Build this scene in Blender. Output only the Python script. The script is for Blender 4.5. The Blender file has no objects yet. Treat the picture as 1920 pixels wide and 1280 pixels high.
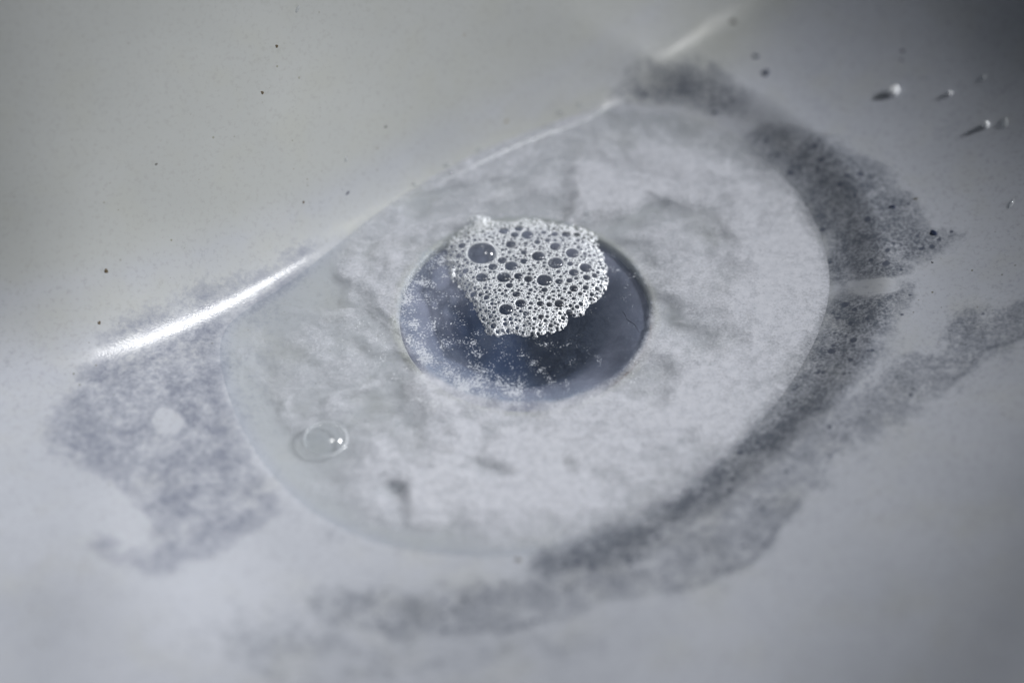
import bpy, math, random
import numpy as np

# ------------------------------------------------------------------ camera, world, lamps, exposure
scene = bpy.context.scene
S = 0.001                                   # the design is in millimetres, the scene in metres
FPX, CX, CY = 5333.0, 960.0, 640.0          # 100 mm macro lens on a 36 mm sensor
ELEV = math.radians(48.3)
FWD = np.array([0, math.cos(ELEV), -math.sin(ELEV)])
UPV = np.array([0, math.sin(ELEV), math.cos(ELEV)])
RGT = np.array([1.0, 0, 0])
def ray(px, py):
    return FWD + RGT * ((px - CX) / FPX) + UPV * ((CY - py) / FPX)
DRAIN_R = 21.0
CAM = -476.0 * ray(984, 576)                # the middle of the drain is the origin

cam_data = bpy.data.cameras.new('camera')
cam = bpy.data.objects.new('camera', cam_data)
scene.collection.objects.link(cam)
cam.location = CAM * S
cam.rotation_euler = (math.pi / 2 - ELEV, 0, 0)
cam_data.lens = 100; cam_data.sensor_width = 36
cam_data.clip_start = 0.01; cam_data.clip_end = 50
cam_data.dof.use_dof = True
cam_data.dof.focus_distance = 0.474
cam_data.dof.aperture_fstop = 5.0
cam_data.dof.aperture_blades = 7
scene.camera = cam

world = bpy.data.worlds.new('World'); scene.world = world
world.use_nodes = True
bg = world.node_tree.nodes['Background']
bg.inputs['Color'].default_value = (0.78, 0.88, 1.0, 1); bg.inputs['Strength'].default_value = 0.07

from mathutils import Vector, Matrix, Quaternion
def spot(name, direction, dist, aim_mm, radius, power, cone_deg, blend, col):
    d = bpy.data.lights.new(name, 'SPOT'); d.energy = power; d.color = col
    d.shadow_soft_size = radius; d.spot_size = math.radians(cone_deg); d.spot_blend = blend
    o = bpy.data.objects.new(name, d); scene.collection.objects.link(o)
    o.location = Vector(direction).normalized() * dist
    o.rotation_euler = (o.location - Vector(aim_mm) * S).to_track_quat('Z', 'Y').to_euler()
    return o
spot('side_lamp', (0.82, 0.14, 0.55), 1.5, (-16, -32, 4), 0.12, 238.0, 9.1, 0.9, (0.985, 0.993, 1.0))
spot('ceiling_lamp', (0.30, 0.09, 0.945), 1.3, (-68, -12, 2), 0.085, 36.0, 8.6, 0.9, (1.0, 0.995, 0.985))

scene.view_settings.view_transform = 'Standard'
scene.view_settings.look = 'None'
scene.view_settings.exposure = 0.12
scene.view_settings.gamma = 1.0
scene.cycles.use_denoising = True
scene.cycles.use_adaptive_sampling = True
scene.cycles.adaptive_threshold = 0.02
scene.cycles.max_bounces = 6
scene.cycles.diffuse_bounces = 3
scene.cycles.glossy_bounces = 3
scene.cycles.transparent_max_bounces = 24
scene.cycles.caustics_reflective = False
scene.cycles.caustics_refractive = False

# ------------------------------------------------------------------ numeric helpers
rng = np.random.default_rng(7)
random.seed(7)
def sstep(a, b, x):
    t = np.clip((x - a) / (b - a), 0, 1); return t * t * (3 - 2 * t)
def vnoise(x, y, cell, seed):
    r = np.random.default_rng(seed).random((257, 257))
    u = x / cell + 128.37; v = y / cell + 128.71
    i = np.floor(u).astype(int); j = np.floor(v).astype(int)
    f = u - i; g = v - j
    f = f * f * (3 - 2 * f); g = g * g * (3 - 2 * g)
    i0, i1, j0, j1 = i % 257, (i + 1) % 257, j % 257, (j + 1) % 257
    return (r[i0, j0] * (1 - f) + r[i1, j0] * f) * (1 - g) + (r[i0, j1] * (1 - f) + r[i1, j1] * f) * g
def fbm(x, y, cell, seed, n=4):
    s = 0; a = 1; t = 0
    for k in range(n):
        s = s + a * vnoise(x, y, cell / 2 ** k, seed + k); t += a; a *= 0.55
    return s / t
def sdf(x, y, poly):
    """signed distance to a closed polygon, negative inside"""
    P = np.asarray(poly, float); best = np.full(x.shape, 1e18); inside = np.zeros(x.shape, bool)
    for k in range(len(P)):
        ax, ay = P[k]; bx, by = P[(k + 1) % len(P)]
        ex, ey = bx - ax, by - ay
        t = np.clip(((x - ax) * ex + (y - ay) * ey) / (ex * ex + ey * ey + 1e-12), 0, 1)
        best = np.minimum(best, (x - ax - t * ex) ** 2 + (y - ay - t * ey) ** 2)
        if ey != 0:
            inside ^= ((ay > y) != (by > y)) & (x < ax + (y - ay) * ex / ey)
    d = np.sqrt(best); return np.where(inside, -d, d)
def area(x, y, poly, s):
    """1 inside an outline, fading to 0 over s mm either side of it"""
    P = np.asarray(poly, float); lo = P.min(0) - s - 0.1; hi = P.max(0) + s + 0.1
    m = (x > lo[0]) & (x < hi[0]) & (y > lo[1]) & (y < hi[1])
    out = np.zeros(x.shape)
    if m.any(): out[m] = 1 - sstep(-s, s, sdf(x[m], y[m], P))
    return out
def plane_pt(px, py, z=0.0):
    r = ray(px, py); t = (z - CAM[2]) / r[2]; return CAM + r * t
def smooth_closed(pts, n=240, it=3):
    P = np.asarray(pts, float)
    for _ in range(it):                       # corner cutting
        Q = np.roll(P, -1, 0); P = np.stack([0.75 * P + 0.25 * Q, 0.25 * P + 0.75 * Q], 1).reshape(-1, 2)
    return P

# ------------------------------------------------------------------ the bowl's shape (a height for each x, y)
rim_px = [(405, 640), (425, 740), (470, 840), (540, 930), (620, 985), (720, 1025), (860, 1045), (1010, 1042), (1160, 1005),
          (1290, 935), (1400, 840), (1490, 740), (1550, 640), (1578, 540), (1560, 440), (1510, 350), (1440, 285), (1360, 232),
          (1250, 195), (1130, 180), (960, 205), (790, 290), (690, 385), (610, 470), (530, 538), (450, 580)]
RIM = smooth_closed([plane_pt(*p)[:2] for p in rim_px], it=2)
wall_px = [(-420, 672), (-200, 664), (0, 655), (100, 645), (180, 628), (260, 600), (340, 569), (420, 536), (500, 499), (600, 448), (700, 388),
           (770, 347), (840, 310), (930, 266), (1000, 234), (1060, 208), (1130, 171), (1200, 128), (1270, 82), (1340, 34), (1450, -45), (1600, -150), (1800, -290)]
WB = np.array([plane_pt(*p)[:2] for p in wall_px])
wdir = WB[-1] - WB[0]; wdir /= np.linalg.norm(wdir); wnor = np.array([-wdir[1], wdir[0]])
WU = WB @ wdir; WV = WB @ wnor
uu = np.linspace(WU[0] - 60, WU[-1] + 60, 900); vv = np.interp(uu, WU, WV)
kk = np.exp(-0.5 * (np.arange(-30, 31) * (uu[1] - uu[0]) / 4.0) ** 2); kk /= kk.sum()
vs = np.convolve(np.pad(vv, 30, mode='edge'), kk, 'valid')
kk2 = np.exp(-0.5 * (np.arange(-200, 201) * (uu[1] - uu[0]) / 22.0) ** 2); kk2 /= kk2.sum()
vh = np.convolve(np.pad(vv, 200, mode='edge'), kk2, 'valid')
gs = np.gradient(vs, uu); gh = np.gradient(vh, uu)
def wall_dist(x, y):
    u = x * wdir[0] + y * wdir[1]; v = x * wnor[0] + y * wnor[1]
    b = np.interp(u, uu, vs); k = sstep(0, 28, v - b)
    g = np.interp(u, uu, gs) * (1 - k) + np.interp(u, uu, gh) * k
    b = b * (1 - k) + np.interp(u, uu, vh) * k
    return (v - b) / np.sqrt(1 + g * g), u
U_LEFT = float(plane_pt(250, 616)[:2] @ wdir); U_MID = float(plane_pt(700, 388)[:2] @ wdir); U_TOP = float(plane_pt(1130, 170)[:2] @ wdir)
U_END = float(plane_pt(1340, 5)[:2] @ wdir)

_kn = [U_LEFT - 60, U_LEFT, U_MID - 10, U_MID + 20, U_TOP, U_END]
_pad = lambda a: np.convolve(np.pad(a, 200, mode='edge'), np.exp(-0.5 * (np.arange(-200, 201) * (uu[1] - uu[0]) / 12.0) ** 2) / np.exp(-0.5 * (np.arange(-200, 201) * (uu[1] - uu[0]) / 12.0) ** 2).sum(), 'valid')
RADS = _pad(np.interp(uu, _kn, [12, 11, 3.2, 2.6, 6, 12])); OFFS = _pad(np.interp(uu, _kn, [0.5, 0.8, 0, 0, -0.5, -2]))
HUMP = plane_pt(250, 1150)[:2]                # the floor swells a little at the near left
def height(x, y, parts=False):
    d = sdf(x, y, RIM)
    r = np.hypot(x, y); th = np.degrees(np.arctan2(y, x))
    bowl = -1.15 - 0.35 * (1 - sstep(21, 40, r)) + 0.08 * (fbm(x, y, 14, 91, 3) - 0.5)
    t = sstep(-8.0, 1.2, d)
    right = sstep(-75, -10, th) * (1 - sstep(50, 125, th))
    band = sstep(-120, -70, th) * (1 - sstep(55, 125, th))
    front = 1 - sstep(-40, 0, th) * 1.0
    front = np.where(th < -150, sstep(-175, -150, th), front); front = np.where(th > 0, 0, front)
    out = 0.06 + 0.05 * np.clip(d, -1, 200) + band * 2.1 * sstep(-0.5, 8.5, d)
    out = out + (0.0034 + 0.0046 * sstep(-20, 25, th)) * right * np.clip(d - 9, 0, 60) ** 2 + 0.0014 * front * np.clip(d - 8, 0, 60) ** 2
    out = out + right * (0.5 * (d - 52 + np.sqrt((d - 52) ** 2 + 60))) * 1.1
    cap = 18.0 + 9.0 * sstep(8, 32, th) * (1 - sstep(60, 125, th))
    out = out / (1 + (np.clip(out, 0, None) / cap) ** 4) ** 0.25          # the bowl levels out at its brim
    z = bowl * (1 - t) + out * t
    dw, u = wall_dist(x, y)
    rad, off = np.interp(u, uu, RADS), np.interp(u, uu, OFFS)
    q = dw + off
    zw = 1.75 * np.where(q > rad, q, np.clip(q + rad, 0, None) ** 2 / (4 * rad))
    z = z + zw + 2.4 * np.exp(-((x - HUMP[0]) ** 2 + (y - HUMP[1]) ** 2) / 15.0 ** 2)
    if parts: return z, d, dw, u
    return z
def hit(px, py):
    """where the sight line through a photo point meets the bowl"""
    r = ray(px, py); r = r / np.linalg.norm(r)
    t = np.linspace(380, 600, 500)
    p = CAM[None, :] + r[None, :] * t[:, None]
    g = p[:, 2] - height(p[:, 0], p[:, 1])
    k = int(np.argmax(g < 0)); a, b = t[k - 1], t[k]
    s = a + (b - a) * g[k - 1] / (g[k - 1] - g[k])
    return CAM + r * s
def normal_at(x, y, e=0.4):
    f = lambda a, b: float(height(np.array([a]), np.array([b]))[0])
    n = np.array([-(f(x + e, y) - f(x - e, y)) / (2 * e), -(f(x, y + e) - f(x, y - e)) / (2 * e), 1.0]); return n / np.linalg.norm(n)

# ------------------------------------------------------------------ mesh helpers
def link(o, parent=None):
    scene.collection.objects.link(o)
    if parent is not None: o.parent = parent
    return o
def mesh_obj(name, verts, faces, mat, parent=None, attrs=None, smooth=True):
    me = bpy.data.meshes.new(name)
    verts = np.asarray(verts, np.float32)
    faces = np.asarray(faces, np.int32) if not isinstance(faces, list) else faces
    if isinstance(faces, list):
        me.from_pydata([tuple(v) for v in verts], [], faces)
    else:
        n, k = faces.shape
        me.vertices.add(len(verts)); me.vertices.foreach_set('co', verts.ravel())
        me.loops.add(n * k); me.loops.foreach_set('vertex_index', faces.ravel())
        me.polygons.add(n); me.polygons.foreach_set('loop_start', np.arange(0, n * k, k, dtype=np.int32))
        me.update(calc_edges=True)
    if smooth: me.polygons.foreach_set('use_smooth', np.ones(len(me.polygons), bool))
    for a, vals in (attrs or {}).items():
        at = me.attributes.new(a, 'FLOAT', 'POINT'); at.data.foreach_set('value', np.asarray(vals, np.float32).ravel())
    me.materials.append(mat); me.update()
    return link(bpy.data.objects.new(name, me), parent)
def polar(radii, nth):
    th = np.linspace(0, 2 * np.pi, nth, endpoint=False)
    R, T = np.meshgrid(radii, th, indexing='ij')
    return R * np.cos(T), R * np.sin(T)
def polar_faces(nr, nth, close_first=False):
    i, j = np.meshgrid(np.arange(nr - 1), np.arange(nth), indexing='ij'); j2 = (j + 1) % nth
    return np.stack([i * nth + j, (i + 1) * nth + j, (i + 1) * nth + j2, i * nth + j2], -1).reshape(-1, 4)
def tag(o, label, cat, group=None, kind=None):
    if label: o['label'] = label
    if cat: o['category'] = cat
    if group: o['group'] = group
    if kind: o['kind'] = kind
    return o
def empty(name, loc):
    o = bpy.data.objects.new(name, None); o.empty_display_size = 0.005
    o.location = loc; return link(o)

# ------------------------------------------------------------------ material helpers
class NT:
    def __init__(self, name):
        self.m = bpy.data.materials.new(name); self.m.use_nodes = True
        self.t = self.m.node_tree; self.t.nodes.clear()
        self.out = self.t.nodes.new('ShaderNodeOutputMaterial')
    def n(self, kind, **kw):
        nd = self.t.nodes.new('ShaderNode' + kind)
        for k, v in kw.items():
            if k in ('op', ): nd.operation = v
            elif k == 'blend': nd.blend_type = v
            elif hasattr(nd, k): setattr(nd, k, v)
        return nd
    def l(self, a, b): self.t.links.new(a, b)
    def setin(self, sock, v):
        if hasattr(v, 'is_linked') or isinstance(v, bpy.types.NodeSocket): self.l(v, sock)
        else: sock.default_value = v
    def math(self, op, a, b=0.0, c=None, clamp=False):
        nd = self.n('Math', op=op); nd.use_clamp = clamp
        self.setin(nd.inputs[0], a); self.setin(nd.inputs[1], b)
        if c is not None: self.setin(nd.inputs[2], c)
        return nd.outputs[0]
    def attr(self, name):
        nd = self.n('Attribute'); nd.attribute_name = name; return nd.outputs['Fac']
    def coord(self):
        if not hasattr(self, '_c'): self._c = self.n('TexCoord').outputs['Object']
        return self._c
    def noise(self, size_mm, detail=3, rough=0.55, dist=0.0, vec=None):
        nd = self.n('TexNoise'); nd.inputs['Scale'].default_value = 1000.0 / size_mm
        nd.inputs['Detail'].default_value = detail; nd.inputs['Roughness'].default_value = rough
        nd.inputs['Distortion'].default_value = dist
        self.l(vec if vec is not None else self.coord(), nd.inputs['Vector']); return nd.outputs['Fac']
    def voronoi(self, size_mm, feature='F1', rnd=1.0):
        nd = self.n('TexVoronoi'); nd.feature = feature; nd.inputs['Scale'].default_value = 1000.0 / size_mm
        nd.inputs['Randomness'].default_value = rnd
        self.l(self.coord(), nd.inputs['Vector']); return nd
    def ramp(self, x, a, b, lo=0.0, hi=1.0):
        nd = self.n('MapRange'); nd.interpolation_type = 'SMOOTHSTEP'
        self.setin(nd.inputs['Value'], x)
        for k, v in zip(('From Min', 'From Max', 'To Min', 'To Max'), (a, b, lo, hi)): nd.inputs[k].default_value = v
        return nd.outputs['Result']
    def mix(self, f, a, b):
        nd = self.n('Mix'); nd.data_type = 'RGBA'
        self.setin(nd.inputs[0], f)
        for s, v in ((nd.inputs[6], a), (nd.inputs[7], b)):
            if isinstance(v, tuple): s.default_value = (*v, 1)
            else: self.l(v, s)
        return nd.outputs[2]
    def mixsh(self, f, a, b):
        nd = self.n('MixShader'); self.setin(nd.inputs[0], f); self.l(a, nd.inputs[1]); self.l(b, nd.inputs[2]); return nd.outputs[0]
    def bump(self, h, strength, dist_mm, normal=None):
        nd = self.n('Bump'); self.setin(nd.inputs['Strength'], strength); nd.inputs['Distance'].default_value = dist_mm * S
        self.l(h, nd.inputs['Height'])
        if normal is not None: self.l(normal, nd.inputs['Normal'])
        return nd.outputs['Normal']
    def principled(self, color, rough, normal=None, spec=0.5, **kw):
        nd = self.n('BsdfPrincipled')
        if isinstance(color, tuple): nd.inputs['Base Color'].default_value = (*color, 1)
        else: self.l(color, nd.inputs['Base Color'])
        self.setin(nd.inputs['Roughness'], rough); nd.inputs['Specular IOR Level'].default_value = spec
        for k, v in kw.items(): nd.inputs[k.replace('_', ' ')].default_value = v
        if normal is not None: self.l(normal, nd.inputs['Normal'])
        return nd.outputs[0]
    def fresnel(self, ior):
        g = self.n('NewGeometry'); fr = self.n('Fresnel')
        self.l(self.math('ADD', ior, self.math('MULTIPLY', g.outputs['Backfacing'], 1.0 / ior - ior)), fr.inputs['IOR'])
        return fr.outputs[0]
    def done(self, sh):
        self.l(sh, self.out.inputs['Surface']); return self.m

# ------------------------------------------------------------------ materials
def mat_ceramic():
    t = NT('glazed_ceramic')
    ink, lav, wet = t.attr('ink'), t.attr('lavender'), t.attr('dirt')
    big = t.noise(38, 4); base = t.mix(t.ramp(big, 0.35, 0.65), (0.365, 0.380, 0.422), (0.412, 0.426, 0.470))
    base = t.mix(t.math('MULTIPLY', t.ramp(t.noise(9, 4), 0.45, 0.75), 0.25), base, (0.37, 0.37, 0.33))
    # fine pits and grime in the glaze
    v = t.voronoi(1.15); cellr = t.n('SeparateColor'); t.l(v.outputs['Color'], cellr.inputs[0])
    rad = t.math('MULTIPLY', t.math('POWER', cellr.outputs[0], 3.8), 0.20)
    pit = t.math('MULTIPLY', t.ramp(t.math('SUBTRACT', rad, v.outputs['Distance']), -0.02, 0.06), t.ramp(t.noise(16, 3), 0.42, 0.62))
    base = t.mix(pit, base, (0.15, 0.15, 0.12))
    base = t.mix(t.math('MULTIPLY', t.ramp(t.noise(0.8, 3, 0.7), 0.50, 0.70), 0.40), base, (0.24, 0.25, 0.27))
    base = t.mix(t.math('MULTIPLY', wet, 0.5, clamp=True), base, (0.395, 0.400, 0.338))
    # lavender grey wash
    m1 = t.noise(5.5, 5, 0.62, 0.6); m2 = t.noise(1.1, 4, 0.65); m3 = t.noise(0.45, 2)
    lgate = t.ramp(t.math('ADD', t.math('MULTIPLY', lav, 2.2), t.math('ADD', t.math('MULTIPLY', t.math('SUBTRACT', m1, 0.5), 1.6), t.math('MULTIPLY', t.math('SUBTRACT', m2, 0.5), 2.2))), 0.30, 0.95)
    lf = t.math('MULTIPLY', t.math('MULTIPLY', lav, lgate), t.math('ADD', t.ramp(m1, 0.32, 0.64, 0.30, 1.10), t.math('ADD', t.math('MULTIPLY', t.math('SUBTRACT', m2, 0.5), 2.4), t.math('MULTIPLY', t.math('SUBTRACT', m3, 0.5), 0.8))), clamp=True)
    base = t.mix(lf, base, (0.185, 0.200, 0.248))
    # black-grey ink, mottled and spotted
    mott = t.math('ADD', t.ramp(m1, 0.28, 0.66, 0.50, 1.10), t.math('ADD', t.math('MULTIPLY', t.math('SUBTRACT', m2, 0.5), 1.8), t.math('MULTIPLY', t.math('SUBTRACT', m3, 0.5), 2.2)))
    igate = t.ramp(t.math('ADD', t.math('MULTIPLY', ink, 1.7), t.math('ADD', t.math('MULTIPLY', t.math('SUBTRACT', m1, 0.5), 1.8), t.math('MULTIPLY', t.math('SUBTRACT', m2, 0.5), 1.3))), 0.18, 0.80)
    inkf = t.math('MULTIPLY', t.math('MULTIPLY', ink, igate), mott, clamp=True)
    base = t.mix(inkf, base, (0.085, 0.098, 0.125))
    v2 = t.voronoi(1.5); c2 = t.n('SeparateColor'); t.l(v2.outputs['Color'], c2.inputs[0])
    wob = t.math('MULTIPLY', t.math('SUBTRACT', t.noise(0.6, 2), 0.5), 0.30)
    rad2 = t.math('MULTIPLY', t.math('POWER', c2.outputs[1], 3.0), t.math('MULTIPLY', ink, 0.62))
    dots = t.ramp(t.math('SUBTRACT', rad2, t.math('ADD', v2.outputs['Distance'], wob)), -0.06, 0.10)
    base = t.mix(t.math('MULTIPLY', dots, t.ramp(ink, 0.12, 0.5, 0, 0.9)), base, (0.045, 0.055, 0.085))
    # relief: fine residue grains wherever the wash lies
    stain = t.math('ADD', t.math('MULTIPLY', ink, 0.8), lav, clamp=True)
    grain = t.noise(0.32, 2, 0.6)
    nb = t.bump(t.noise(3.0, 1), 0.05, 0.3)
    nb = t.bump(grain, t.math('MULTIPLY', stain, 0.36), 0.10, nb)
    rough = t.math('ADD', t.math('MULTIPLY', t.math('MAXIMUM', t.math('MULTIPLY', lav, 0.2), t.math('MAXIMUM', ink, t.math('MULTIPLY', t.math('SUBTRACT', wet, 0.90), 2.4))), 0.5), t.ramp(big, 0.3, 0.7, 0.15, 0.20))
    return t.done(t.principled(base, rough, nb, 0.8))

def mat_water():
    t = NT('scummed_water')
    film, flake = t.attr('film'), t.attr('flake')
    f1 = t.noise(5.0, 3, 0.62, 1.0); f2 = t.noise(1.3, 4, 0.66); f3 = t.noise(0.42, 3, 0.6)
    d = t.math('ADD', t.math('MULTIPLY', t.math('SUBTRACT', f1, 0.5), 0.70), t.math('MULTIPLY', t.math('SUBTRACT', f2, 0.5), 0.38))
    d = t.math('ADD', d, t.math('MULTIPLY', t.math('SUBTRACT', f3, 0.5), 1.0))
    amp = t.ramp(film, 0.0, 0.35)
    a = t.math('ADD', film, t.math('MULTIPLY', d, amp), clamp=True)
    # flakes: clumps of tiny white specks
    cl = t.math('ADD', t.math('MULTIPLY', t.noise(3.2, 4, 0.6), 0.9), t.math('MULTIPLY', t.noise(0.38, 3, 0.7), 1.1))
    fl = t.ramp(t.math('ADD', cl, t.math('MULTIPLY', flake, 0.5)), 1.30, 1.44)
    fl = t.math('MULTIPLY', fl, t.ramp(flake, 0.02, 0.2, 0, 0.85))
    alpha = t.math('MAXIMUM', t.math('MULTIPLY', a, 0.87), fl)
    col = t.mix(fl, t.mix(t.ramp(f2, 0.35, 0.65), (0.67, 0.685, 0.745), (0.78, 0.79, 0.85)), (0.82, 0.84, 0.88))
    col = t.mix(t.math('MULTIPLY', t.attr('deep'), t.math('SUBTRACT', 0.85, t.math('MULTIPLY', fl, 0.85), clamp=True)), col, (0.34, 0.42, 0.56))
    bn = t.bump(t.math('ADD', f3, t.math('MULTIPLY', fl, 0.6)), t.math('MULTIPLY', alpha, 0.25), 0.10)
    scum = t.principled(col, 0.55, bn, 0.25)
    tr = t.n('BsdfTranslucent'); t.l(col, tr.inputs[0])
    scum = t.mixsh(0.35, scum, tr.outputs[0])
    clear = t.n('BsdfTransparent'); clear.inputs[0].default_value = (0.925, 0.938, 0.95, 1)
    gl = t.n('BsdfGlossy'); gl.inputs['Roughness'].default_value = 0.03
    fr = t.fresnel(1.33)
    wat = t.mixsh(fr, clear.outputs[0], gl.outputs[0])
    return t.done(t.mixsh(alpha, wat, scum))

def mat_bubble(name='bubble_film', ior=1.33, edge=0.75):
    t = NT(name)
    clear = t.n('BsdfTransparent'); clear.inputs[0].default_value = (0.97, 0.98, 0.98, 1)
    gl = t.n('BsdfGlossy'); gl.inputs['Roughness'].default_value = 0.18
    lw = t.n('LayerWeight'); lw.inputs[0].default_value = 0.35
    a = t.mixsh(t.math('ADD', 0.045, t.math('MULTIPLY', t.math('POWER', lw.outputs['Facing'], 3.0), 0.22)), clear.outputs[0], gl.outputs[0])
    df = t.n('BsdfDiffuse'); df.inputs[0].default_value = (0.82, 0.84, 0.88, 1)
    return t.done(t.mixsh(t.ramp(lw.outputs['Facing'], 0.30, 0.85, 0.02, edge), a, df.outputs[0]))

def mat_foam():
    t = NT('white_foam')
    g = t.noise(0.35, 3, 0.6)
    col = t.mix(t.ramp(g, 0.3, 0.7), (0.88, 0.90, 0.94), (0.93, 0.95, 0.98))
    p = t.principled(col, 0.16, t.bump(g, 0.5, 0.06), 0.8)
    tr = t.n('BsdfTranslucent'); tr.inputs[0].default_value = (0.85, 0.87, 0.92, 1)
    return t.done(t.mixsh(0.15, p, tr.outputs[0]))

def mat_flange():
    t = NT('tarnished_metal')
    n1 = t.noise(6, 5, 0.6, 0.5)
    col = t.mix(t.ramp(n1, 0.3, 0.7), (0.145, 0.160, 0.215), (0.215, 0.225, 0.290))
    col = t.mix(t.ramp(t.noise(0.7, 3), 0.55, 0.75, 0, 0.5), col, (0.28, 0.30, 0.36))
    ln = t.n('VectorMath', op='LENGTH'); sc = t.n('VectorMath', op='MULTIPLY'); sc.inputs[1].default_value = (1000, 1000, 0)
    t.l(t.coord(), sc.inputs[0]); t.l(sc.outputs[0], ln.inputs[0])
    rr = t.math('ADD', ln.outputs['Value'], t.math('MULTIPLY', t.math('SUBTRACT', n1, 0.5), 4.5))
    col = t.mix(t.ramp(rr, 9.0, 17.5), (0.020, 0.035, 0.078), col)       # shade of the deep hole and its inky water, painted as navy
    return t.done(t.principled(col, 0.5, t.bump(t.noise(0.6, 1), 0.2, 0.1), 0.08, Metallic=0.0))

def mat_simple(name, col, rough, var=0.3, size=0.5, spec=0.5):
    t = NT(name)
    c = t.mix(t.ramp(t.noise(size, 3), 0.3, 0.7), tuple(v * (1 - var) for v in col), tuple(min(1, v * (1 + var)) for v in col))
    return t.done(t.principled(c, rough, t.bump(t.noise(size, 2), 0.3, 0.08), spec))

M_LONE = mat_bubble('thin_bubble_film', 1.4, 0.12)
M_CER, M_WAT, M_BUB, M_FOAM, M_FLANGE = mat_ceramic(), mat_water(), mat_bubble(), mat_foam(), mat_flange()
M_RUST = mat_simple('rust_crust', (0.10, 0.055, 0.03), 0.8, 0.6, 0.6)
M_INK = mat_simple('dried_ink', (0.014, 0.022, 0.05), 0.4, 0.4, 0.4)
M_BROWN = mat_simple('brown_grit', (0.07, 0.05, 0.025), 0.7, 0.4, 0.3)
M_GREY = mat_simple('grey_grit', (0.12, 0.12, 0.11), 0.7, 0.3, 0.3)
M_BLACK = mat_simple('black_grit', (0.012, 0.012, 0.014), 0.6, 0.3, 0.3)
M_OLIVE = mat_simple('olive_stain', (0.22, 0.19, 0.10), 0.7, 0.3, 0.4)
M_FLECK = mat_simple('white_lather', (0.86, 0.87, 0.89), 0.3, 0.06, 0.3)

# ------------------------------------------------------------------ stain layout (outlines laid onto the bowl)
_laid = {}
def lay(pts):
    k = tuple(pts)
    if k not in _laid: _laid[k] = _lay(pts)
    return _laid[k]
def _lay(pts): return smooth_closed([hit(*p)[:2] for p in pts], it=2)
DARK = [  # outline, strength, softness in mm
    ([(1140, 182), (1190, 122), (1250, 98), (1330, 108), (1400, 165), (1390, 212), (1330, 218), (1250, 198), (1180, 190)], 0.72, 3.5),
    ([(1390, 240), (1480, 228), (1560, 252), (1650, 302), (1730, 372), (1740, 420), (1825, 428), (1815, 452), (1730, 488), (1690, 520), (1640, 525),
      (1545, 530), (1535, 470), (1505, 400), (1450, 335), (1385, 280)], 0.78, 3.2),
    ([(1572, 545), (1680, 528), (1702, 545), (1672, 610), (1640, 690), (1570, 760), (1520, 800), (1460, 860), (1330, 960), (1220, 1040), (1050, 1115),
      (950, 1060), (1110, 1005), (1260, 920), (1380, 820), (1470, 720), (1525, 630), (1545, 560)], 0.88, 4.4),
    ([(1640, 690), (1700, 650), (1770, 660), (1760, 600), (1850, 562), (1960, 550), (1960, 615), (1820, 700), (1740, 760), (1600, 860), (1480, 965),
      (1440, 1040), (1380, 1085), (1150, 1135), (1000, 1180), (800, 1205), (640, 1195), (560, 1130), (640, 1100), (760, 1110), (900, 1082), (1050, 1060),
      (1220, 1030), (1330, 960), (1520, 800)], 0.54, 5.0),
    ([(380, 1160), (560, 1120), (800, 1200), (1000, 1180), (1220, 1150), (1050, 1260), (700, 1300), (300, 1240)], 0.34, 7.0),
    ([(722, 885), (762, 903), (778, 940), (772, 988), (752, 962), (738, 920)], 0.5, 0.9),
    ([(1555, 400), (1610, 400), (1640, 470), (1640, 600), (1560, 620), (1575, 520)], 0.45, 2.0),
    ([(540, 965), (600, 985), (660, 1010), (640, 1050), (570, 1030)], 0.22, 2.0),
]
LAV = [
    ([(605, 438), (520, 487), (440, 528), (335, 548), (240, 600), (170, 660), (130, 720), (92, 790), (88, 860), (170, 885), (250, 935), (288, 1010),
      (250, 1032), (190, 1000), (165, 1012), (200, 1052), (320, 1082), (420, 1022), (535, 962), (475, 870), (432, 780), (418, 690), (422, 610), (490, 575), (570, 515)], 0.74, 3.4),
    ([(410, 600), (470, 560), (540, 560), (560, 650), (520, 760), (470, 830), (430, 750)], 0.25, 3.0),
    ([(1760, 600), (1850, 562), (1980, 540), (1980, 600), (1850, 690), (1760, 720), (1700, 690)], 0.25, 2.5),
    ([(1050, 1080), (1300, 1010), (1440, 900), (1560, 800), (1600, 860), (1450, 1060), (1100, 1150), (700, 1200), (640, 1150), (900, 1110)], 0.18, 3.0),
]
CLEAN = [([(283, 787), (297, 765), (322, 762), (346, 780), (344, 805), (322, 818), (296, 812)], 0.6),
         ([(105, 885), (200, 893), (268, 955), (284, 1000), (255, 1018), (225, 985), (195, 985), (150, 960)], 1.0),
         ([(1580, 530), (1640, 520), (1690, 530), (1685, 550), (1610, 556)], 0.7)]
DIRT = [([(1170, 180), (1220, 40), (1400, -110), (1540, -80), (1440, 70), (1290, 165)], 1.06, 9.0),
        ([(610, 455), (850, 330), (1060, 228), (1160, 190), (1150, 150), (1050, 190), (840, 290), (600, 425)], 1.05, 3.0),
        ([(1080, 200), (1200, 110), (1340, 0), (1250, 0), (1000, 140), (700, 330), (500, 450), (300, 520), (0, 560), (0, 640), (200, 625), (430, 540), (600, 440), (840, 300)], 0.8, 6.0)]

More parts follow.
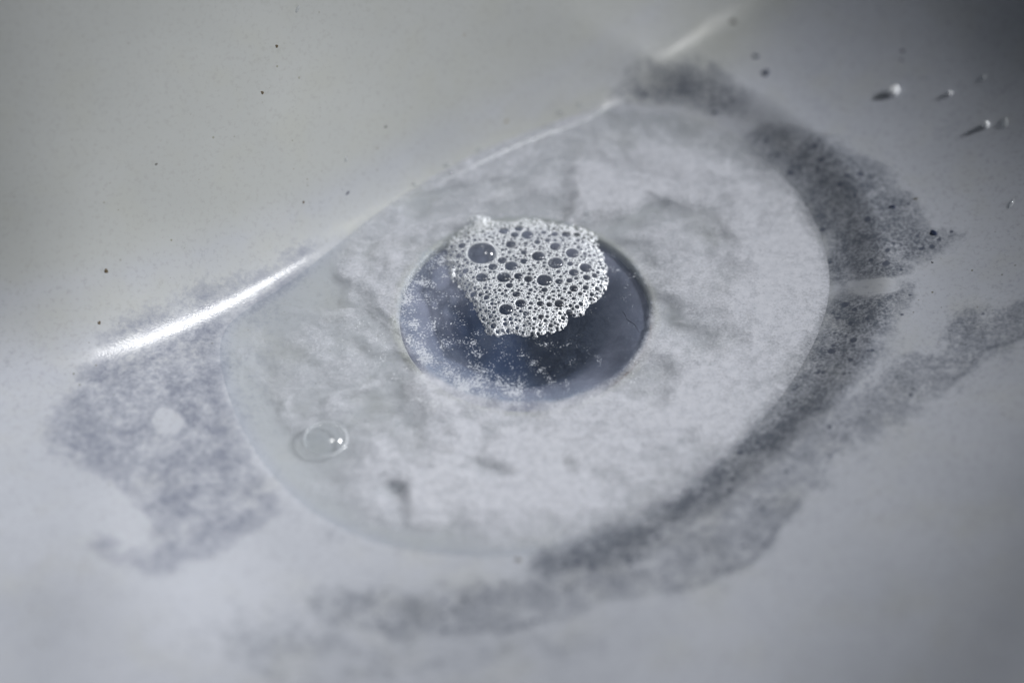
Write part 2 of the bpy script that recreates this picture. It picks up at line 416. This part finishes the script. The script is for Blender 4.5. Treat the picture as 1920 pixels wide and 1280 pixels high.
def bowl_attrs(x, y):
    w = 1.0
    wx = x + 5.0 * (fbm(x, y, 7, 11, 5) - 0.5); wy = y + 5.0 * (fbm(x, y, 7, 31, 5) - 0.5)
    sx = x + 2.2 * (fbm(x, y, 5, 61, 4) - 0.5); sy = y + 2.2 * (fbm(x, y, 5, 71, 4) - 0.5)
    ink = np.zeros(x.shape)
    for poly, a, s in DARK:
        ink = np.maximum(ink, a * area(wx, wy, lay(poly), s))
    # dried tide line along the outer edge of the wide grey wash
    P = lay(DARK[3][0]); sd = sdf(wx, wy, P)
    ink = np.maximum(ink, 0.62 * np.exp(-((sd + 1.2) / 0.8) ** 2) * sstep(0.42, 0.62, fbm(x, y, 22, 401, 3)) * (sdf(x, y, RIM) > 11))
    lav = 0.13 * (1 - sstep(-2, 2, wall_dist(x, y)[0]))
    for poly, a, s in LAV:
        lav = np.maximum(lav, a * area(sx, sy, lay(poly), s))
    for poly, s in CLEAN:
        k = 1 - area(sx * 0.7 + x * 0.3, sy * 0.7 + y * 0.3, lay(poly), s); ink *= k; lav *= k
    dirt = np.zeros(x.shape)
    for poly, a, s in DIRT:
        dirt = np.maximum(dirt, a * area(wx, wy, lay(poly), s))
    dirt = np.maximum(dirt, 0.90 * sstep(0, 6, wall_dist(x, y)[0]))
    # a greenish ring of slime just outside the drain
    r = np.hypot(x, y)
    dirt = np.maximum(dirt, np.exp(-((r - 21.8) / 1.2) ** 2) * 1.3)
    dirt = np.maximum(dirt, 0.45 * (1 - sstep(-3, 0, sdf(x, y, RIM))))
    return dict(ink=ink, lavender=lav, dirt=dirt)

# ------------------------------------------------------------------ the sink
sink = empty('sink', (0, 0, -0.03))
tag(sink, 'grey-white glazed sink bowl with ink stains around a round recess and dark drain', 'sink')
UP = 0.03
radii = np.concatenate([np.linspace(21.0, 24.0, 14), np.geomspace(24.3, 190, 400)])
NTH = 1300
bx, by = polar(radii, NTH)
fx, fy = bx.ravel(), by.ravel()
bz = height(fx, fy).reshape(bx.shape)
lip = np.clip((24.0 - bx * 0 - np.hypot(bx, by)) / 3.0, 0, 1)          # rounded lip down into the drain
bz = bz - 0.0 * lip
k = np.clip((22.2 - np.hypot(bx, by)) / 1.2, 0, 1); bz = bz - 1.1 * (1 - np.sqrt(1 - np.clip(k, 0, 1) ** 2))
verts = np.stack([bx * S, by * S, bz * S + UP], -1).reshape(-1, 3)
bowl = mesh_obj('bowl', verts, polar_faces(len(radii), NTH), M_CER, sink, bowl_attrs(fx, fy))

# drain: a dished flange, then the pipe
def lathe(name, prof, mat, parent, nth=180, dz=UP):
    th = np.linspace(0, 2 * np.pi, nth, endpoint=False); P = np.array(prof, float)
    v = np.stack([np.outer(P[:, 0], np.cos(th)), np.outer(P[:, 0], np.sin(th)), np.repeat(P[:, 1:2], nth, 1)], -1).reshape(-1, 3) * S
    v[:, 2] += dz
    return mesh_obj(name, v, polar_faces(len(P), nth), mat, parent)
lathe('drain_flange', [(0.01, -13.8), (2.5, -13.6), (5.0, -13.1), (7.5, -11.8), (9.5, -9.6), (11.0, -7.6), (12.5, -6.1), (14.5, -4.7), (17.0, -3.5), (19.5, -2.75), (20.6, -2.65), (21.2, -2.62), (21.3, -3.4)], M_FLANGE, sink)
# crusty rust along the near right edge of the drain
def crust():
    vs_, fs_ = [], []
    a0, a1, n = math.radians(-47), math.radians(-6), 120
    for i in range(n + 1):
        a = a0 + (a1 - a0) * i / n
        w = (0.16 + 0.30 * random.random()) * math.sin(math.pi * i / n) ** 0.5 + 0.03
        for q in range(5):
            b = math.pi * q / 4; rr = 21.1 + 0.15 + w * math.cos(b) * 0.9
            zz = -1.7 + 0.5 * (1 - (rr - 20.8)) * 0 + w * 0.6 * math.sin(b) - (0.7 if rr < 21.1 else 0.1) + random.uniform(-.05, .05)
            vs_.append((rr * math.cos(a) * S, rr * math.sin(a) * S, zz * S + UP))
    for i in range(n):
        for q in range(4):
            fs_.append((i * 5 + q, i * 5 + q + 1, i * 5 + q + 6, i * 5 + q + 5))
    o = mesh_obj('rust_crust', vs_, fs_, M_RUST, sink); o['label'] = 'brown rusty crust on the edge of the drain'
crust()

# ------------------------------------------------------------------ the water with its floating film
FILM_ADD = [([(1390, 400), (1480, 385), (1560, 480), (1566, 560), (1530, 660), (1420, 800), (1300, 890), (1100, 970), (900, 1010), (770, 900), (860, 800), (1000, 795),
              (1200, 770), (1330, 690), (1390, 600)], 0.50, 5), 
            ([(830, 330), (950, 275), (1150, 285), (1330, 300), (1440, 350), (1400, 420), (1250, 400), (1080, 350), (850, 390)], 0.22, 4),
            ([(1240, 500), (1330, 520), (1360, 640), (1300, 720), (1230, 700)], -0.18, 5),
            ([(410, 600), (500, 560), (560, 640), (580, 760), (660, 880), (720, 1030), (600, 980), (480, 860), (425, 750)], -0.30, 5),
            ([(1130, 190), (1260, 200), (1390, 250), (1450, 320), (1330, 280), (1150, 260), (1040, 240)], -0.28, 3),
            ([(850, 868), (880, 845), (930, 858), (972, 882), (958, 902), (890, 906), (870, 888)], -0.5, 1.5),
            ([(1050, 860), (1068, 850), (1088, 870), (1085, 890), (1060, 888)], -0.42, 0.9),
            ([(715, 880), (765, 900), (782, 940), (776, 1000), (745, 965), (732, 920)], -0.3, 1.2),
            ([(1250, 365), (1370, 385), (1330, 410), (1230, 400)], -0.25, 1.5),
            ([(640, 520), (740, 470), (740, 600), (760, 700), (860, 760), (800, 780), (680, 680)], 0.05, 4)]
wr = np.linspace(0.02, 66, 300); WTH = 620
wx_, wy_ = polar(wr, WTH); X, Y = wx_.ravel(), wy_.ravel()
D = sdf(X, Y, RIM)
dw, _ = wall_dist(X, Y)
ax_ = X + 3.5 * (fbm(X, Y, 8, 111, 5) - 0.5); ay_ = Y + 3.5 * (fbm(X, Y, 8, 131, 5) - 0.5)
# swirl streaks drawn round the drain
R_ = np.hypot(X, Y); T_ = np.arctan2(Y, X) + R_ * 0.012
q1 = fbm(X, Y, 16, 301, 4) - 0.5; q2 = fbm(X, Y, 16, 321, 4) - 0.5
sx_ = T_ * 26 + 30 * q1; sy_ = R_ * 1.0 + 26 * q2
stre = fbm(sx_, sy_, 11.0, 151, 5) - 0.5
wisp = 1 - np.abs(fbm(sx_ * 0.8 + 50, sy_ * 1.3, 13.0, 341, 4) - 0.5) * 5.5          # thin bright folds
film = 0.44 + 1.75 * stre + 0.22 * np.clip(wisp, -0.6, 1)
for poly, a, s in FILM_ADD:
    pl = smooth_closed([plane_pt(*p)[:2] for p in poly], it=2)
    film = film + a * area(ax_, ay_, pl, s)
film = film - 0.20 * (1 - sstep(-34, -8, X)) * sstep(-40, -15, Y)
film = np.clip(film, 0.08, 0.97)
edge = 1 - sstep(-3.6, 0.8, D + 1.2 * (fbm(X, Y, 4, 171, 3) - 0.5))
film *= 0.12 + 0.88 * edge
film *= 1 - 0.75 * (1 - sstep(1, 9, -D)) * sstep(95, 150, np.abs(np.degrees(np.arctan2(Y, X)) - 25 + 360 * (np.arctan2(Y, X) < -2.7)))
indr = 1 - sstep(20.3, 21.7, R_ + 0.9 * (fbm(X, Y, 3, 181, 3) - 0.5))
halo = np.exp(-((R_ - 22.8) / 1.6) ** 2)
film = film * (1 - 0.10 * halo)
dn = 0.06 + 0.16 * (fbm(X, Y, 9, 191, 4) - 0.35)
ang = np.degrees(np.arctan2(Y, X))
low = np.exp(-((ang + 112) / 28) ** 2) * sstep(12, 20, R_)
film = film * (1 - indr) + np.clip(dn + 0.14 * low + 0.42 * np.exp(-(21.2 - np.clip(R_, 0, 21.2)) / 2.2) * (1 - sstep(-75, -35, np.where(ang > 140, -170, ang))), 0.02, 0.6) * indr
flake = indr * (0.42 + 0.32 * low * 1.0 + 0.30 * np.exp(-((np.abs(ang) - 165) / 30) ** 2) * sstep(14, 20, R_) - 0.25 * np.exp(-((ang + 20) / 35) ** 2))
flake = flake + (1 - indr) * (0.30 + 0.25 * np.exp(-((R_ - 25) / 5) ** 2)) * sstep(0, -3, -D - 3 + 0 * D) * 0
flake = np.clip(flake + (1 - indr) * 0.26 * (0.4 + 1.2 * np.exp(-((R_ - 24) / 6) ** 2) * (ang < -20)) * (D < -2), 0, 1)
keep = D < 4.5
wf = polar_faces(len(wr), WTH); wf = wf[keep[wf].all(1)]
used = np.unique(wf); remap = -np.ones(len(X), int); remap[used] = np.arange(len(used))
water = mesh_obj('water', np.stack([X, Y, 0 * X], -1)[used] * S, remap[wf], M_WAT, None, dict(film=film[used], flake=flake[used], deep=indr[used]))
water['kind'] = 'structure'; water['label'] = 'shallow grey water with a floating scum film'

# ------------------------------------------------------------------ foam on the drain
def zpx(q): return (720 + q[0] / 3.122, 370 + q[1] / 3.122)
fo = [(490, 120), (540, 100), (595, 108), (640, 150), (760, 138), (860, 128), (1000, 160), (1130, 172), (1240, 215), (1255, 290), (1290, 370), (1310, 450), (1300, 540), (1262, 605),
      (1190, 640), (1180, 690), (1080, 712), (1060, 770), (960, 790), (880, 822), (800, 805), (730, 800), (620, 822), (580, 740), (550, 690), (520, 620),
      (470, 560), (420, 510), (372, 430), (360, 350), (370, 270), (430, 210), (480, 170)]
FO = smooth_closed([plane_pt(*zpx(p))[:2] for p in fo], it=2)
big = [(575, 335, 92), (840, 228, 36), (1003, 298, 32), (1102, 335, 38), (903, 355, 38), (1005, 395, 45), (745, 412, 38), (692, 380, 26), (637, 417, 26), (573, 475, 34), (702, 478, 40),
       (787, 472, 25), (845, 490, 25), (940, 495, 45), (735, 527, 20), (1110, 450, 28), (1180, 418, 35), (1187, 475, 22), (1233, 458, 16), (1025, 503, 22), (1085, 497, 18),
       (1065, 222, 26), (742, 285, 30), (765, 228, 24), (702, 203, 30), (790, 187, 26), (715, 662, 40), (800, 630, 30), (915, 632, 20), (1025, 627, 26), (967, 635, 16), (775, 578, 22),
       (965, 597, 14), (940, 553, 18), (990, 560, 13), (1110, 540, 24), (1182, 533, 16), (1248, 527, 15), (1085, 667, 18), (1130, 638, 14), (832, 687, 17), (640, 748, 16), (710, 737, 14),
       (742, 713, 14), (920, 705, 16), (625, 692, 14), (600, 588, 16), (523, 560, 18), (590, 535, 12), (477, 433, 18), (437, 345, 16), (458, 287, 22), (820, 385, 22), (820, 335, 18),
       (735, 330, 14), (897, 272, 18), (957, 262, 16), (935, 212, 16), (1000, 222, 20), (1130, 222, 18), (1090, 400, 18), (1020, 445, 14), (725, 768, 12), (665, 772, 12), (860, 630, 13)]
G = 0.065
x0, y0 = FO.min(0) - 0.6; x1, y1 = FO.max(0) + 0.6
gx = np.arange(x0, x1, G); gy = np.arange(y0, y1, G); NX, NY = len(gx), len(gy)
GX, GY = np.meshgrid(gx, gy, indexing='ij')
de = -sdf(GX + 1.5 * (fbm(GX, GY, 1.0, 201, 3) - 0.5), GY + 1.5 * (fbm(GX, GY, 1.0, 211, 3) - 0.5), FO)     # positive inside
free = np.minimum(de, 5.0); rho = np.full(GX.shape, 1.5); RC = np.zeros(GX.shape)
def put(cx, cy, R):
    m = R + 1.3; i0, i1 = max(0, int((cx - m - x0) / G)), min(NX, int((cx + m - x0) / G) + 2)
    j0, j1 = max(0, int((cy - m - y0) / G)), min(NY, int((cy + m - y0) / G) + 2)
    dd = np.hypot(GX[i0:i1, j0:j1] - cx, GY[i0:i1, j0:j1] - cy)
    free[i0:i1, j0:j1] = np.minimum(free[i0:i1, j0:j1], dd - R)
    q = dd / R; s = rho[i0:i1, j0:j1]; ins = q < np.minimum(s, 1.25)
    s[ins] = q[ins]; RC[i0:i1, j0:j1][ins] = R
bubbles = []
for q in big:
    p = plane_pt(*zpx(q[:2]), z=0.9); R = q[2] / 3.122 * 0.0885 * (1.0 if q[2] > 80 else 1.08)
    bubbles.append((p[0], p[1], R)); put(p[0], p[1], R + 0.03)
mid = []
for rmax, rmin, tries in ((0.46, 0.30, 120), (0.36, 0.22, 320), (0.26, 0.17, 900), (0.18, 0.11, 5000), (0.12, 0.075, 9000)):
    ii = rng.integers(0, NX, tries * 6); jj = rng.integers(0, NY, tries * 6); n = 0
    for a, b in zip(ii, jj):
        f = free[a, b]
        if f > rmin:
            R = min(f, rmax * (0.75 + 0.25 * rng.random())) 
            put(gx[a], gy[b], R - 0.012); mid.append((gx[a], gy[b], R)); n += 1
            if n >= tries: break
print('foam bubbles', len(mid))
inside = de > 0
env = 1.45 * (1 - np.exp(-np.clip(de, 0, 9) / 1.8)) + 0.12 * (fbm(GX, GY, 2.5, 221, 3) - 0.5)
dip = np.where(rho < 1, 1 - rho, 0.0)
zf = env + 0.06 * np.clip(rho - 1, 0, 0.3) - np.minimum(RC, 0.9) * np.where(RC > 0.3, 3.4, 0.55) * dip
# small bubbles bulge as little domes with a pierced crown
thr = np.where(RC > 0.5, 0.93, np.where(RC > 0.24, 0.80, np.where(RC > 0.13, 0.48, 0.18)))
hole = (rho < thr)
zf = np.maximum(zf, 0.03)
idx = np.arange(NX * NY).reshape(NX, NY)
fq = np.stack([idx[:-1, :-1], idx[1:, :-1], idx[1:, 1:], idx[:-1, 1:]], -1).reshape(-1, 4)
ok = (inside & ~hole).ravel(); fq = fq[ok[fq].all(1)]
used = np.unique(fq); remap = -np.ones(NX * NY, int); remap[used] = np.arange(len(used))
fbase = np.array([GX.mean(), GY.mean(), 0.0])
foam = empty('foam_patch', fbase * S)
tag(foam, 'patch of white soap foam full of round bubbles floating over the drain', 'foam')
fv = np.stack([GX, GY, zf], -1).reshape(-1, 3)[used] - fbase
froth = mesh_obj('froth', fv * S, remap[fq], M_FOAM, foam); froth['kind'] = 'stuff'
def cap_mesh(name, cut=0.0, nth=28, nr=10):
    """unit dome of thin film, from its rim at z=0 to the crown"""
    ph = np.linspace(math.pi / 2 - cut, 0.06, nr)
    P = np.stack([np.sin(ph), np.cos(ph) - math.sin(cut)], -1)
    th = np.linspace(0, 2 * np.pi, nth, endpoint=False)
    v = np.stack([np.outer(P[:, 0], np.cos(th)), np.outer(P[:, 0], np.sin(th)), np.repeat(P[:, 1:2], nth, 1)], -1).reshape(-1, 3)
    faces = [tuple(f) for f in polar_faces(nr, nth)] + [tuple((nr - 1) * nth + j for j in range(nth))]
    me = bpy.data.meshes.new(name); me.from_pydata([tuple(q) for q in v], [], faces)
    me.polygons.foreach_set('use_smooth', np.ones(len(me.polygons), bool)); me.materials.append(M_BUB); me.update(); return me
CAP = cap_mesh('bubble_dome')
def small_domes():
    V, F, n0 = [], [], 0
    th = np.linspace(0, 2 * np.pi, 9)[:-1]
    for (cx, cy, R) in mid:
        if R < 0.15: continue
        a = int((cx - x0) / G); b = int((cy - y0) / G); base = float(np.clip(env[a, b], 0.05, 2)) - 0.05 * R
        for ph in (1.57, 1.1, 0.6):
            for t_ in th: V.append((cx + R * 0.95 * math.sin(ph) * math.cos(t_), cy + R * 0.95 * math.sin(ph) * math.sin(t_), base + R * 0.6 * math.cos(ph)))
        V.append((cx, cy, base + R * 0.6))
        for k in range(2):
            for j in range(8): F.append((n0 + k * 8 + j, n0 + k * 8 + (j + 1) % 8, n0 + k * 8 + 8 + (j + 1) % 8, n0 + k * 8 + 8 + j))
        for j in range(8): F.append((n0 + 16 + j, n0 + 16 + (j + 1) % 8, n0 + 24))
        n0 += 25
    o = mesh_obj('small_bubbles', (np.array(V) - fbase) * S, F, M_BUB, foam); o['kind'] = 'stuff'
small_domes()
for i, (cx, cy, R) in enumerate(bubbles):
    o = bpy.data.objects.new('bubble', CAP); link(o, foam)
    a = int((cx - x0) / G); b = int((cy - y0) / G); base = float(np.clip(env[a, b], 0.3, 2)) - R * 0.10
    flat = 0.62 if R > 2 else 0.42
    o.location = ((cx - fbase[0]) * S, (cy - fbase[1]) * S, base * S); o.scale = (R * 0.97 * S, R * 0.97 * S, R * flat * S)
    o['label'] = 'largest clear bubble of the foam, with bright glints' if i == 0 else 'clear round bubble in the foam'

# ------------------------------------------------------------------ single bubbles on the water
M_RIM = NT('bubble_rim')
_c = M_RIM.n('BsdfTransparent'); _p = M_RIM.principled((0.80, 0.82, 0.86), 0.15, None, 0.6)
M_RIM = M_RIM.done(M_RIM.mixsh(0.32, _c.outputs[0], _p))
def lone_bubble(px, py, rpx, label, flat=0.72):
    """a dome of film standing in a raised collar of water"""
    p = plane_pt(px, py); R = rpx * 0.0885
    root = empty('soap_bubble', (p[0] * S, p[1] * S, 0.0))
    o = link(bpy.data.objects.new('film', cap_mesh('film', 0.0, 48, 20)), root); o.data.materials[0] = M_LONE
    o.scale = (R * S, R * S, R * flat * S); o.location = (0, 0, 0.00003)
    prof = [(1.05, 0.003), (1.025, 0.02), (1.0, 0.055), (0.985, 0.075), (0.965, 0.04), (0.93, 0.003)]
    lathe('collar', [(a_ * R, b_ * R) for a_, b_ in prof], M_RIM, root, 64, 0.00002)
    return tag(root, label, 'bubble')
lone_bubble(610, 823, 39.5, 'large clear soap bubble floating alone with bright glints, away from the foam', 0.55)
lone_bubble(1100, 415, 8, 'tiny clear bubble just outside the foam by the drain, lower of two')
lone_bubble(1103, 401, 7, 'tiny clear bubble just outside the foam by the drain, upper of two')

# ------------------------------------------------------------------ flecks, drops and specks lying on the bowl
from mathutils import Vector
def blob(name, px, py, rx, ry, hgt, mat, label, cat, group=None, ang=0.0, lump=0.25, lift=0.0, nth=20, nr=8, seed=0):
    """a lumpy dome resting on the bowl; rx, ry in photo pixels, hgt as a share of the smaller radius"""
    p = hit(px, py); n = normal_at(p[0], p[1]); R = np.random.default_rng(seed + int(px * 7 + py))
    th = np.linspace(0, 2 * np.pi, nth, endpoint=False); kx, ky = rx * 0.0885, ry * 0.0885
    wob = 1 + lump * (0.6 * np.sin(2 * th + R.random() * 6) + 0.4 * np.sin(3 * th + R.random() * 6) + 0.3 * np.sin(5 * th + R.random() * 6))
    v, f = [], []
    for i, ph in enumerate(np.linspace(math.pi / 2, 0.08, nr)):
        for j in range(nth):
            k = math.sin(ph) * (1 + (wob[j] - 1) * math.sin(ph))
            v.append((kx * k * math.cos(th[j]), ky * k * math.sin(th[j]), min(kx, ky) * hgt * math.cos(ph) * (1 + lump * 0.3 * R.standard_normal() * (i > 0)) - 0.02))
    f = [tuple(q) for q in polar_faces(nr, nth)] + [tuple((nr - 1) * nth + j for j in range(nth))]
    o = mesh_obj(name, np.array(v) * S, f, mat); o.location = (p + n * lift) * S
    q = Vector(n).to_track_quat('Z', 'Y'); from mathutils import Quaternion
    o.rotation_mode = 'QUATERNION'
    # keep local x along photo right
    zx = Vector(n); xx = Vector((1, 0, 0)) - zx * zx.x; xx.normalize(); yy = zx.cross(xx)
    from mathutils import Matrix
    rot = Matrix((xx, yy, zx)).transposed().to_quaternion()
    o.rotation_quaternion = rot @ Quaternion((0, 0, 1), math.radians(ang))
    return tag(o, label, cat, group)

def fleck(px, py, rpx, label, extra=()):
    """a standing dab of white lather: a few balls merged in one skin"""
    p = hit(px, py); n = normal_at(p[0], p[1]); R = rpx * 0.0885
    import bmesh
    bm = bmesh.new()
    for (ox, oy, oz, k) in ((0, 0, 0.5, 1.0),) + tuple(extra):
        r = bmesh.ops.create_icosphere(bm, subdivisions=3, radius=R * k * S)
        for vtx in r['verts']:
            c = vtx.co; w = 1 + 0.06 * math.sin(c.x / R / S * 5 + ox) * math.sin(c.y / R / S * 6 + 1) 
            vtx.co = Vector((c.x * w + ox * R * S, c.y * w + oy * R * S, c.z * w + oz * R * S))
    me = bpy.data.meshes.new('foam_fleck'); bm.to_mesh(me); bm.free(); me.materials.append(M_FLECK)
    me.polygons.foreach_set('use_smooth', np.ones(len(me.polygons), bool))
    o = link(bpy.data.objects.new('foam_fleck', me)); o.location = p * S
    o.rotation_euler = Vector(n).to_track_quat('Z', 'Y').to_euler()
    return tag(o, label, 'foam fleck', 'white lather flecks on the right slope')
fleck(1673, 174, 9.5, 'largest white lather fleck on the dark right slope, casting a black shadow', ((0.2, 0.7, 0.6, 0.9), (-0.6, -0.5, 0.45, 0.6), (0.7, 0.1, 0.6, 0.6)))
fleck(1849, 236, 6.5, 'round white lather fleck near the right edge with a long black shadow', ((0.1, 0.3, 0.95, 0.8),))
fleck(1781, 176, 4.2, 'tiny white lather fleck between the two larger ones on the right slope', ((0, 0.1, 1.0, 0.7),))

M_DROP = None
def mat_drop():
    t = NT('water_drop')
    clear = t.n('BsdfTransparent'); clear.inputs[0].default_value = (0.9, 0.92, 0.93, 1)
    gl = t.n('BsdfGlossy'); gl.inputs['Roughness'].default_value = 0.03
    df = t.n('BsdfDiffuse'); df.inputs[0].default_value = (0.75, 0.76, 0.78, 1)
    fr = t.fresnel(1.4)
    return t.done(t.mixsh(fr, t.mixsh(0.22, clear.outputs[0], df.outputs[0]), gl.outputs[0]))
M_DROP = mat_drop()
for px, py, rx, ry, ang, lab in (
        (1844, 146, 5, 8, -20, 'small clear water drop on the dark slope near the top right corner'),
        (1884, 230, 7, 13, -10, 'long clear water drop at the right edge beside a white lather fleck'),
        (1896, 382, 4, 13, -25, 'thin slanted water streak low on the right edge of the slope'),
        (558, 17, 3.5, 8, -25, 'faint clear drop high on the left wall near the top edge'),
        (649, 299, 3, 6, -15, 'faint clear drop low on the left wall above the waterline')):
    blob('water_drop', px, py, rx, ry, 0.55, M_DROP, lab, 'water drop', 'clear drops on the sink', ang, 0.06)
for px, py, rx, ry, ang, lab in (
        (838, 309, 9, 4, 28, 'brightest meniscus glint, built as a bead, on the line where the left wall meets the water'),
        (843, 321, 5, 3.5, 20, 'small meniscus glint built as a bead just below the brightest one on the waterline'),
        (777, 345, 5, 4, 25, 'meniscus glint built as a bead on the waterline to the left of the brightest one'),
        (898, 281, 8, 3, 28, 'thin meniscus glint built as a bead on the waterline right of the brightest one'),
        (1050, 211, 6, 4, 25, 'meniscus glint built as a bead at the far end of the waterline, left of two'),
        (1086, 197, 5, 4, 25, 'meniscus glint built as a bead at the far end of the waterline, right of two')):
    blob('meniscus_glint', px, py, rx, ry, 0.8, M_DROP, lab, 'meniscus glint', 'meniscus glints built as beads along the waterline', ang, 0.08)  # raised beads added to stand for highlights along the meniscus

specks = [
    (519, 87, 4, M_BROWN, 'brown speck highest on the left wall'), (492, 174, 4, M_BROWN, 'brown speck on the left wall below the highest one'),
    (723, 238, 3, M_BLACK, 'tiny black speck on the left wall nearest the centre top'), (199, 508, 5, M_BROWN, 'brown speck at the far left of the wall'),
    (186, 605, 4, M_BROWN, 'brown speck just above the bright fillet at the left'), (569, 379, 3.2, M_BROWN, 'dark red-brown speck low on the left wall above the waterline'),
    (293, 308, 3.2, M_GREY, 'faint grey speck in the middle of the left wall'), (950, 228, 4, M_OLIVE, 'olive speck on the wall above the far waterline'),
    (871, 66, 4, M_OLIVE, 'olive smear near the top edge of the wall'), (652, 362, 6, M_INK, 'blue ink dash on the wall above the waterline'),
    (642, 355, 2.6, M_INK, 'tiny blue ink dot beside the ink dash on the wall'),
    (1435, 137, 10, M_INK, 'largest navy ink blot at the upper right'), (1416, 106, 7, M_INK, 'navy ink blot just above the largest blot'),
    (1375, 41, 8, M_GREY, 'blurred grey smudge near the top edge right of the wall'),
    (1692, 96, 4.5, M_BLACK, 'black speck on the dark slope above the large lather fleck, upper of two'), (1690, 113, 3.5, M_BLACK, 'black speck on the dark slope above the large lather fleck, lower of two'),
    (1717, 373, 5, M_GREY, 'dark grey speck right of the ink band'), (1750, 437, 9, M_INK, 'navy ink clot at the tip of the right ink band'),
    (1673, 388, 7, M_INK, 'navy ink clot inside the right ink band'), (1748, 492, 3, M_BLACK, 'tiny black speck below the tip of the right ink band'),
    (972, 1049, 7, M_GREY, 'blurred dark speck on the near rim of the recess'), (1340, 211, 6, M_INK, 'ink clot at the far rim of the recess')]
for px, py, r, m, lab in specks:
    rr = r * 0.9
    dash = 'dash' in lab or 'smear' in lab
    blob('ink_spot' if m is M_INK else 'grit_speck', px, py, rr, rr * (0.45 if dash else 0.85), 0.25, m, lab, 'ink spot' if m is M_INK else 'speck',
         'ink spots on the sink' if m is M_INK else 'specks on the sink', 35 if dash else 0, 0.30)

# a short hair floating over the drain
def hair():
    pts = [plane_pt(*p, z=0.05) for p in ((1168, 584), (1173, 592), (1175, 598), (1182, 603), (1190, 608), (1195, 617), (1199, 624))]
    v, f = [], []
    for i, p in enumerate(pts):
        for q in range(6):
            b = math.pi * q / 3; v.append((p + np.array([0.6 * math.cos(b), -0.7 * math.cos(b), math.sin(b)]) * 0.05 * (1 - 0.06 * i)) * S)
    for i in range(len(pts) - 1):
        for q in range(6): f.append((i * 6 + q, i * 6 + (q + 1) % 6, i * 6 + 6 + (q + 1) % 6, i * 6 + 6 + q))
    o = mesh_obj('hair', v, f, M_BLACK); tag(o, 'short dark bent hair floating over the right side of the drain', 'hair')
hair()
